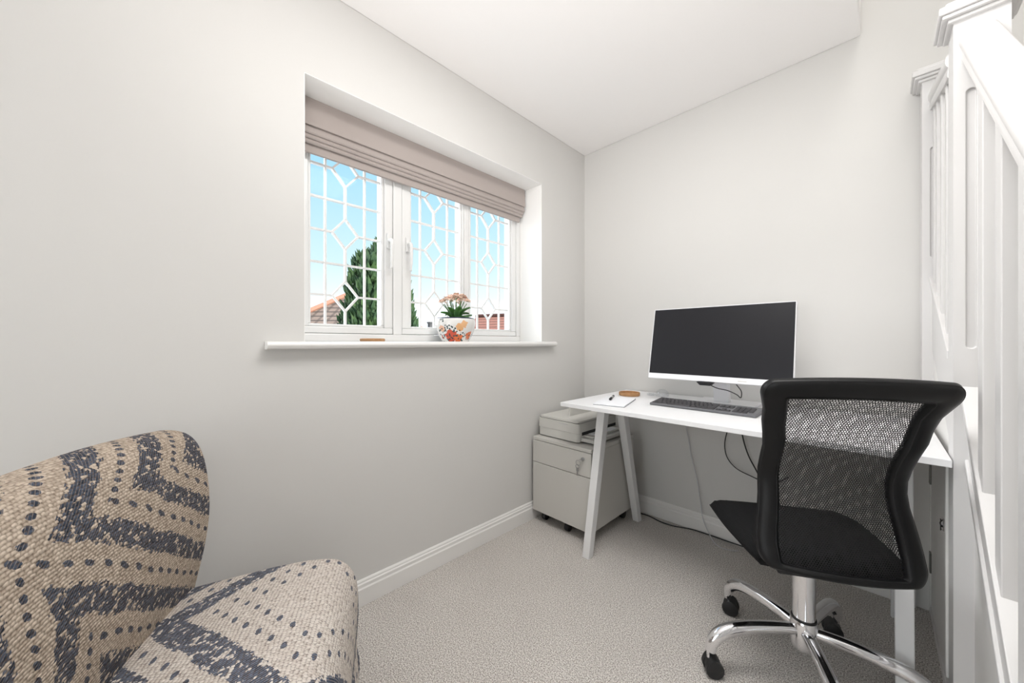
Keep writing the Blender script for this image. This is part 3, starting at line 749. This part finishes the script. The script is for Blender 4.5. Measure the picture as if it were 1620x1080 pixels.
def net(name, off, m, ang):
    bm = B(); uvl = bm.loops.layers.uv.new('UVMap'); nu, nv = 24, 30; g = []
    a = 1-INS*.8; lo = INS*.12*.8; hi = 1-INS*.36*.8
    for j in range(nv+1):
        row = []
        for i in range(nu+1):
            u = -a+2*a*i/nu; v = lo+(hi-lo)*j/nv
            bulge = off*(1-abs(u/a)**4)*(1-abs(2*(j/nv)-1)**4)
            row.append((bm.verts.new(bp_(u, v)+bn(u, v)*bulge), u*.19, v*(BZ1-BZ0)))
        g.append(row)
    for j in range(nv):
        for i in range(nu):
            q = [g[j][i], g[j][i+1], g[j+1][i+1], g[j+1][i]]
            f = bm.faces.new([x[0] for x in q])
            for lp, x in zip(f.loops, q): lp[uvl].uv = (x[1]*cos(ang)-x[2]*sin(ang)+1, x[1]*sin(ang)+x[2]*cos(ang)+1)
    return obj(name, bm, m, oc, smooth=True, fixn=False)
net('back_mesh', .004, M['net'], 0)
net('lumbar_mesh', -.012, M['net2'], .13)
# seat cushion
def seat_cushion(name, hw, y0, y1, z0, z1, m, parent):
    bm = B(); nx, ny = 26, 26
    top = []; bot = []
    def corner(s, t):   # squircle mapping
        k = .30
        return s*sqrt(1-k*t*t/2), t*sqrt(1-k*s*s/2)
    for j in range(ny+1):
        rt, rb = [], []
        for i in range(nx+1):
            s, t = -1+2*i/nx, -1+2*j/ny
            a, b_ = corner(s, t)
            edge = max(abs(s), abs(t)); fall = (max(0, 1-edge**5))**.5
            x = a*hw*(1-.16*(1-t)/2); y = (y0+y1)/2+b_*(y1-y0)/2
            frontdrop = -.022*max(0, t-.3)**2/.49
            mid = (z0+z1)/2; h = (z1-z0)/2
            rt.append(bm.verts.new((x, y, mid+frontdrop+h*(.15+.85*fall)))); rb.append(bm.verts.new((x, y, mid+frontdrop*.6-h*(.15+.85*fall))))
        top.append(rt); bot.append(rb)
    for j in range(ny):
        for i in range(nx):
            bm.faces.new((top[j][i], top[j][i+1], top[j+1][i+1], top[j+1][i])); bm.faces.new((bot[j][i], bot[j+1][i], bot[j+1][i+1], bot[j][i+1]))
    for i in range(nx):
        bm.faces.new((bot[0][i], bot[0][i+1], top[0][i+1], top[0][i])); bm.faces.new((top[ny][i], top[ny][i+1], bot[ny][i+1], bot[ny][i]))
        bm.faces.new((top[i][0], top[i+1][0], bot[i+1][0], bot[i][0])); bm.faces.new((bot[i][nx], bot[i+1][nx], top[i+1][nx], top[i][nx]))
    return obj(name, bm, m, parent, smooth=True)
seat = seat_cushion('seat', .235, -.178, .245, .410, .482, M['seatfab'], oc)
bm = B(); box(bm, (-.12, -.13, .392), (.12, .13, .414)); obj('seat_plate', bm, M['blk'], oc, .006)
bm = B(); tube(bm, spline([(0, .0, .404), (0, -.08, .404), (0, -.15, .43), (0, -.168, .458)], 6), .011, 12); obj('back_bracket', bm, M['blk'], oc, smooth=True)
bm = B(); lathe(bm, [(.02, .19), (.030, .19), (.030, .30), (.030, .372), (.02, .374)], n=32); obj('gas_column', bm, M['chrome'], oc, smooth='auto')
bm = B(); lathe(bm, [(.02, .365), (.037, .365), (.037, .393), (.02, .393)], n=32); obj('column_collar', bm, M['blk'], oc, smooth='auto')
bm = B(); lathe(bm, [(.02, .105), (.034, .105), (.036, .112), (.036, .185), (.033, .192), (.02, .192)], n=32); hub = obj('base_hub', bm, M['chrome'], oc, smooth='auto')
bm = B(); lathe(bm, [(.02, .189), (.0325, .189), (.0325, .198), (.02, .198)], n=32); obj('hub_ring', bm, M['blk'], hub, smooth='auto')
for k in range(5):
    a = radians(78+72*k)-R30; d_ = Vector((cos(a), sin(a), 0)); Rr = .293
    bm = B()
    path = spline([d_*.025+Vector((0, 0, .158)), d_*.09+Vector((0, 0, .160)), d_*.17+Vector((0, 0, .156)), d_*.235+Vector((0, 0, .143)), d_*.275+Vector((0, 0, .115)), d_*.290+Vector((0, 0, .078))], 6)
    n_ = len(path); rr = [.0165+.004*min(1, i/n_*1.6)-.004*max(0, i/n_-.7)/.3 for i in range(n_)]
    tube(bm, path, rr, 14); leg = obj('base_leg', bm, M['chrome'], oc, smooth='auto')
    sw = a+[.5, 2.2, 1.5, -.8, .9][k]
    cx, cy = d_.x*Rr, d_.y*Rr; ax_ = Vector((cos(sw), sin(sw), 0)); fw = Vector((-sin(sw), cos(sw), 0)); cc = Vector((cx, cy, .0275))+fw*.012
    bm = B(); tube(bm, [(cx, cy, .055), (cx, cy, .085)], .0065, 10); cst = obj('caster', bm, M['chrome'], oc, smooth='auto')
    for s_ in (-1, 1):
        bm = B(); tube(bm, [cc+ax_*s_*.006, cc+ax_*s_*.008, cc+ax_*s_*.021, cc+ax_*s_*.025], [.022, .0272, .0272, .019], 24); obj('wheel', bm, M['blk'], cst, smooth='auto')
    bm = B(); tube(bm, [cc+ax_*-.0275, cc+ax_*-.024, cc+ax_*.024, cc+ax_*.0275], [.014, .024, .024, .014], 20)
    for v in bm.verts:
        if v.co.z < .030: v.co.z = .030+(v.co.z-.030)*.1
        else: v.co.z = .030+(v.co.z-.030)*1.35
    obj('hood', bm, M['blk'], cst, smooth='auto')

# ------------------------------------------------------------------ armchair
ac = thing('armchair', 'low upholstered slipper chair in tan and slate blue kilim fabric by the left wall', 'armchair', (-1.365, .075, 0), atan2(-.447, .894), org=False)
def resample(pts, step):
    P_ = [Vector((0, *p)) for p in pts]; sp_ = spline(P_+[P_[0]], 8)[:-1]; return [(p.y, p.z) for p in sp_]
def pillow(name, prof, Wd, r, m, parent, crown=0, nx=30, zref=(0, 1), bulge=0, v0=0):
    pr_ = resample(prof, .02); n = len(pr_)
    cy = sum(p[0] for p in pr_)/n; cz = sum(p[1] for p in pr_)/n
    nrm = []
    for i in range(n):
        a, b_ = pr_[i-1], pr_[(i+1) % n]; d = Vector((b_[0]-a[0], b_[1]-a[1])); d.normalize(); nn = Vector((-d.y, d.x))
        nrm.append(nn)
    area = sum(pr_[i][0]*pr_[(i+1) % n][1]-pr_[(i+1) % n][0]*pr_[i][1] for i in range(n))
    sg = 1 if area > 0 else -1     # inward normal = sg * left normal
    arc = [0]
    for i in range(1, n+1): arc.append(arc[-1]+sqrt((pr_[i % n][0]-pr_[i-1][0])**2+(pr_[i % n][1]-pr_[i-1][1])**2))
    xs = []; q = 8
    for k in range(q): th = pi/2*k/q; xs.append((r-r*cos(th) if False else r*(1-sin(pi/2-th)) , r*(1-sin(th)), r*th))
    A_ = []
    for k in range(q+1):
        th = pi/2*k/q; A_.append((r*(1-cos(th)), r*(1-sin(th)), -r*(pi/2-th)+r))   # x, inset, u
    mid = [(r+(Wd-2*r)*k/nx, 0, r+(Wd-2*r)*k/nx) for k in range(1, nx)]
    Z_ = [(Wd-x, i_, Wd-u) for x, i_, u in A_[::-1]]
    st = A_+mid+Z_
    bm = B(); uvl = bm.loops.layers.uv.new('UVMap'); rings = []
    for x, ins, u in st:
        ring = []
        cf = sin(pi*min(1, max(0, x/Wd)))
        for i in range(n):
            y, z = pr_[i]; y += nrm[i].x*sg*ins; z += nrm[i].y*sg*ins
            t = min(1, max(0, (z-zref[0])/(zref[1]-zref[0])))
            z += crown*cf*t; y += bulge*cf*t
            ring.append(bm.verts.new((x, y, z)))
        rings.append((ring, u))
    for (a, ua), (b_, ub) in zip(rings, rings[1:]):
        for i in range(n):
            f = bm.faces.new((a[i], a[(i+1) % n], b_[(i+1) % n], b_[i]))
            for lp, (uu, vv) in zip(f.loops, ((ua, arc[i]), (ua, arc[i+1]), (ub, arc[i+1]), (ub, arc[i]))): lp[uvl].uv = (uu, vv+v0)
    for ring, u in (rings[0], rings[-1]):
        f = bm.faces.new(ring if u > .1 else ring[::-1])
        for lp in f.loops:
            lp[uvl].uv = (u+(.0 if u > .1 else 0)+(lp.vert.co.y), lp.vert.co.z)
    return obj(name, bm, m, parent, smooth=True)
back_prof = [(-.01, .30), (.012, .40), (.032, .50), (.042, .60), (.036, .70), (.018, .775), (-.020, .818), (-.085, .822), (-.125, .77), (-.14, .65), (-.14, .45), (-.13, .2), (-.12, .03), (-.03, .03), (-.02, .15)]
pillow('backrest', back_prof, .70, .022, M['kilim_back'], ac, crown=.026, zref=(.3, .83))
seat_prof = [(-.06, .36), (.0, .385), (.10, .397), (.22, .408), (.32, .408), (.385, .392), (.425, .34), (.435, .25), (.43, .14), (.42, .03), (.2, .03), (-.06, .03), (-.07, .2)]
pillow('seat', seat_prof, .70, .045, M['kilim_seat'], ac, crown=.02, zref=(.2, .4))

# ------------------------------------------------------------------ staircase
PIT = .862; NX0, NX1, NY0, NY1 = .141, .233, 1.50, 1.59
st = thing('staircase', 'white painted wooden staircase with newel posts, handrail and square balusters', 'staircase', (.6, 1.4, 0))
def sline(y, z0): return z0+PIT*(y-NY0)
# newel 1 with routed flutes on its front and side faces
bm = B()
def newel(name, x0, x1, y0, y1, z0, z1, fz0, fz1, cap_z):
    bm = B(); box(bm, (x0, y0, z0), (x1, y1, z1)); o = obj(name, bm, M['stair'], st, .002)
    cut = B()
    for cx in (x0+.030, x1-.030):
        pts = []
        rr = .0085
        for k in range(9): a = pi+pi*k/8; pts.append((cx+rr*cos(a), fz0+rr*sin(a)))
        for k in range(9): a = pi*k/8; pts.append((cx+rr*cos(a), fz1+rr*sin(a)))
        prism(cut, pts, 'y', y0-.01, y0+.007)
    bmesh.ops.recalc_face_normals(cut, faces=cut.faces)
    me = bpy.data.meshes.new('cut'); cut.to_mesh(me); cut.free(); co = bpy.data.objects.new('cut', me); COL.objects.link(co)
    # apply the boolean now so no helper object stays in the scene
    md = o.modifiers.new('flute', 'BOOLEAN'); md.object = co; md.solver = 'EXACT'
    while o.modifiers[0] != md: o.modifiers.move(o.modifiers.find('flute'), 0) if hasattr(o.modifiers, 'move') else None
    dg = bpy.context.evaluated_depsgraph_get(); dg.update(); ev = o.evaluated_get(dg); nm = bpy.data.meshes.new_from_object(ev)
    o.modifiers.clear(); o.data = nm
    bpy.data.objects.remove(co, do_unlink=True)
    e = .004
    bm = B()
    for (g, za, zb2) in ((.010, cap_z, cap_z+.010), (.020, cap_z+.010, cap_z+.020), (.026, cap_z+.020, cap_z+.040), (.014, cap_z+.040, cap_z+.052)):
        box(bm, (x0-g, y0-g, za), (x1+g, y1+g, zb2))
    obj('newel_cap', bm, M['stair'], o, .003)
    return o
newel('newel_post', NX0, NX1, NY0, NY1, .0, 1.93, 1.062, 1.72, 1.912)
newel('newel_post', NX0, NX1, .33, .42, .0, 1.06, .3, .86, 1.042)
newel('newel_post', .120, .205, 2.085, 2.17, .76, 2.085, 1.40, 1.80, 2.062)
# lower handrail: mushroom section swept along the pitch
def rail(name, x0, x1, ya, yb, ztop_a, ztop_b, h=.070):
    xm = (x0+x1)/2; hw = (x1-x0)/2
    half = [(.78, -1), (.86, -.94), (.86, -.72), (.80, -.64), (.80, -.56), (.92, -.50), (1, -.40), (1, -.24), (.95, -.13), (.84, -.05), (.68, -.01), (.3, 0)]
    sec = [(a*hw, b*h) for a, b in half]+[(-a*hw, b*h) for a, b in half[::-1]]
    bm = B(); A = [bm.verts.new((xm+a, ya, ztop_a+b_)) for a, b_ in sec]; B2 = [bm.verts.new((xm+a, yb, ztop_b+b_)) for a, b_ in sec]; n = len(sec)
    for k in range(n): bm.faces.new((A[k], A[(k+1) % n], B2[(k+1) % n], B2[k]))
    bm.faces.new(A[::-1]); bm.faces.new(B2); return obj(name, bm, M['stair'], st, .002, smooth='auto')
YL = .42
rail('handrail', .150, .215, YL, NY0+.001, sline(YL, 1.885), 1.885, .078)
rail('handrail', .135, .190, NY1, 2.09, 1.885, 2.02, .07)
# strings
def string(name, x0, x1, ya, yb, ztop_a, ztop_b, h):
    bm = B(); hexa(bm, [(x0, ya, ztop_a-h), (x1, ya, ztop_a-h), (x1, yb, ztop_b-h), (x0, yb, ztop_b-h), (x0, ya, ztop_a), (x1, ya, ztop_a), (x1, yb, ztop_b), (x0, yb, ztop_b)])
    return obj(name, bm, M['stair'], st, .002)
SZ = .955
string('string', .166, .200, YL, NY0+.001, sline(YL, SZ-.02), SZ-.02, .235)
string('string_cap', .152, .214, YL, NY0+.001, sline(YL, SZ), SZ, .028)
string('string_moulding', .160, .168, YL, NY0+.001, sline(YL, SZ-.19), SZ-.19, .022)
string('string', .146, .180, NY1, 2.086, 1.025, 1.30, .26)
string('string_cap', .138, .188, NY1, 2.086, 1.045, 1.32, .022)
# balusters
k = 0
for yn in (1.26, 1.095, .935, .78, .625):
    zlo = sline(yn+.02, SZ); zhi = sline(yn, 1.885-.078)
    bm = B(); x0, x1 = .158, .205; y0, y1 = yn, yn+.047
    hexa(bm, [(x0, y0, sline(y0, SZ)-.006), (x1, y0, sline(y0, SZ)-.006), (x1, y1, sline(y1, SZ)-.006), (x0, y1, sline(y1, SZ)-.006), (x0, y0, sline(y0, 1.885-.07)), (x1, y0, sline(y0, 1.885-.07)), (x1, y1, sline(y1, 1.885-.07)), (x0, y1, sline(y1, 1.885-.07))])
    obj('baluster', bm, M['stair'], st, .002)
for yn in (1.68, 1.80, 1.92, 2.02):
    bx('baluster', (.145, yn, 1.04+(yn-NY1)*.55), (.180, yn+.035, 1.82+(yn-NY1)*.27), M['stair'], st, .002)
# treads and risers
rise = .20; go = rise/PIT
ys = NY0-.02-4*go
for i in range(8):
    y = ys+i*go-.03; z = (i+1)*rise*.98
    if y > 2.0: break
    y2 = min(y+go+.02, YB-.002)
    bx('tread', (.201, y-.02, z-.025), (XR-.004, y2, z), M['carpet'], st, .004)
    bx('riser', (.201, y2-.02, z), (XR-.004, y2-.005, z+rise*.98-.026), M['stair'], st)
bx('riser', (.201, ys-.03, .0), (XR-.004, ys-.015, .17), M['stair'], st)
ORG = Vector((0, 0, 0))
# panelling under the stairs
bm = B()
prism(bm, [(YL+.02, 0), (NY0, 0), (NY0, SZ-.24), (YL+.02, max(.01, sline(YL+.02, SZ-.24)))], 'x', .176, .195)
struct(obj('wall_stair_lower', bm, M['gloss']))
bm = B()
ya = NY1+.001
box(bm, (.1475, ya, 0), (.165, 1.625, .80)); 
prism(bm, [(ya, .715), (YB, .715), (YB, 1.14), (2.086, 1.10), (ya, .83)], 'x', .150, .168)
box(bm, (.146, 2.165, 0), (.165, YB, .72)); box(bm, (.146, 1.62, 0), (.165, 2.17, .03))
struct(obj('wall_stair', bm, M['gloss']))
dd = structE('door_1', (.155, 1.895, .03))
dp = bx('door_panel', (.148, 1.629, .034), (.164, 2.156, .712), M['gloss'], dd, .002)
for z in (.555, .21):
    hx = bx('hinge', (.1430, 2.138, z-.038), (.1495, 2.168, z+.038), M['hinge'], dp, .0005)
bx('hinge_gap', (.1495, 2.1565, .034), (.163, 2.1645, .712), M['dark'], dd)
bm = B(); lathe(bm, [(.001, -.006), (.012, -.006), (.019, -.003), (.020, 0)], (.148, 1.775, .49), 28, 'x'); kn = obj('door_knob', bm, M['chrome'], dp, smooth='auto')
bm = B(); box(bm, (.1405, 1.772, .472), (.1425, 1.778, .508)); box(bm, (.1405, 1.758, .487), (.1425, 1.792, .493)); obj('knob_slot', bm, M['dark'], kn)
ORG = Vector((0, 0, 0))
struct(bx('trim_2', (.136, 1.592, .12), (.146, 1.622, .735), M['gloss'], bev=.002))

# ------------------------------------------------------------------ outside
TH = radians(45.44); s_, c_ = sin(TH), cos(TH)
def out(px, f):
    u = (px-810)/569; return (f*(u*c_-s_), f*(u*s_+c_))
def hz(py, f): return 1.07+(541-py)/569*f
ORG = Vector((0, 0, 0))
GZ = -2.6
struct(bx('trim_ground', (-90, -60, GZ-.2), (-2.2, 90, GZ), M['bounce_ground']))
def conifer(cx, cy, z0, z1, rad, label, seed, n=5200):
    t = thing('conifer_tree', label, 'tree', (cx, cy, z0)); r_ = random.Random(seed)
    bm = B(); tube(bm, [(cx, cy, z0), (cx, cy, z1-.6)], [.14, .03], 8); obj('trunk', bm, M['treetrunk'], t)
    bm = B()
    # leaders: several upright plumes
    lead = [(0, 0, 1.0, .62)] + [(r_.uniform(-.6, .6), r_.uniform(-.6, .6), r_.uniform(.80, .97), r_.uniform(.35, .5)) for _ in range(9)]
    hgt_ = z1-z0
    for i in range(n):
        lx_, ly_, lh, lr = lead[r_.randrange(len(lead))] if r_.random() < .75 else lead[0]
        t_ = r_.random()**.75; top = z0+hgt_*lh
        z = z0+.2+(top-z0-.2)*t_
        rr = rad*lr*1.25*(1-t_)**.55*(.75+.35*r_.random()); a = r_.uniform(0, 2*pi)
        spread = 1-.35*t_
        p = Vector((cx+lx_*rad*spread+rr*cos(a), cy+ly_*rad*spread+rr*sin(a), z))
        d = Vector((cos(a)*.55, sin(a)*.55, 1.0+r_.random()*.5)).normalized(); L = r_.uniform(.10, .26)
        sd = d.cross(Vector((r_.uniform(-1, 1), r_.uniform(-1, 1), .1))).normalized()*L*.26
        v = [bm.verts.new(p-d*L*.3), bm.verts.new(p+sd+d*L*.2), bm.verts.new(p+d*L), bm.verts.new(p-sd+d*L*.2)]
        w_ = d.cross(sd).normalized()*L*.24
        e = [bm.verts.new(p+w_+d*L*.25), bm.verts.new(p-w_+d*L*.25)]
        for q in ((v[0], v[1], e[0]), (v[1], v[2], e[0]), (v[2], v[3], e[0]), (v[3], v[0], e[0]), (v[1], v[0], e[1]), (v[2], v[1], e[1]), (v[3], v[2], e[1]), (v[0], v[3], e[1])): bm.faces.new(q)
    obj('foliage', bm, M['tree'], t)
f = 9.0
x, y = out(602, f)
conifer(x, y, GZ, hz(388, f), 1.42, 'dark green conifer tree growing outside beyond the window', 5, 9000)

def roof_quad(bm, uvl, pts, u0=0):
    vs = [bm.verts.new(p) for p in pts]; f_ = bm.faces.new(vs)
    a = (Vector(pts[1])-Vector(pts[0])); L = a.length; a.normalize(); n_ = f_.normal if f_.normal.length else Vector((0, 0, 1))
    f_.normal_update(); b_ = f_.normal.cross(a).normalized()
    for lp in f_.loops:
        d = lp.vert.co-Vector(pts[0]); lp[uvl].uv = (d.dot(a)+50, d.dot(b_)+50)
def gable_house(name, cx, cy, rz, L, Wd, z_e, z_r, label, mroof, hip=0, hipm=None):
    h = thing(name, label, 'house', (cx, cy, GZ), rz, org=False)
    ze, zr = z_e-GZ, z_r-GZ; hl, hw = L/2, Wd/2
    bm = B(); prism(bm, [(-hw, 0), (hw, 0), (hw, ze), (0, zr-.08) if not hip else (hw, ze), (-hw, ze)] if not hip else [(-hw, 0), (hw, 0), (hw, ze), (-hw, ze)], 'x', -hl+.15, hl-.15)
    obj('walls', bm, M['brick'], h)
    o_ = .3
    bm = B(); uvl = bm.loops.layers.uv.new('UVMap')
    for sg in (1, -1):
        roof_quad(bm, uvl, [(-hl*sg, -sg*(hw+o_), ze-.15), (hl*sg, -sg*(hw+o_), ze-.15), ((hl-hip)*sg, 0, zr), ((-hl+hip)*sg, 0, zr)])
    if hip:
        for sg in (1, -1): roof_quad(bm, uvl, [(hl*sg, -sg*(hw+o_), ze-.15), (hl*sg, sg*(hw+o_), ze-.15), ((hl-hip)*sg, 0, zr)])
    o = obj('roof', bm, mroof, h, fixn=False); sd = o.modifiers.new('s', 'SOLIDIFY'); sd.thickness = .12; sd.offset = -1
    bm = B(); tube(bm, [(-hl+hip, 0, zr+.02), (hl-hip, 0, zr+.02)], .13, 8)
    if hip:
        for sx in (1, -1):
            for sy in (1, -1): tube(bm, [(sx*(hl-hip), 0, zr+.02), (sx*hl, sy*(hw+o_), ze-.13)], .12, 8)
    obj('ridge_tiles', bm, hipm or mroof, h)
    return h
M['hip'] = mat('terracotta_ridge', (.36, .17, .11), .8)
f = 14; x, y = out(540, f)
gable_house('brown_roofed_house', x-1.5, y+1.5, radians(45.44), 4.4, 6, hz(519, f), hz(453, f+1.5), 'house roof of brown pantiles seen low in the left window pane', M['tiles'], 2.2, M['hip'])
f = 22; x, y = out(800, f)
gable_house('red_roofed_house', x, y+1, radians(20), 6.0, 5, hz(517, f)-1.2, hz(497, f), 'house with a red tiled roof seen low in the right window pane', M['redtiles'])

f = 20; x, y = out(681.5, f)
ch = thing('chimney', 'small grey chimney seen low in the middle window pane beside the flower pot', 'chimney', (x, y, GZ))
bx('stack', (x-.13, y-.13, GZ), (x+.13, y+.13, hz(511.5, f)), M['ridge_grey'], ch, .01)
bx('chimney_cap', (x-.16, y-.16, hz(511.5, f)), (x+.16, y+.16, hz(509, f)), M['ridge_grey'], ch, .01)
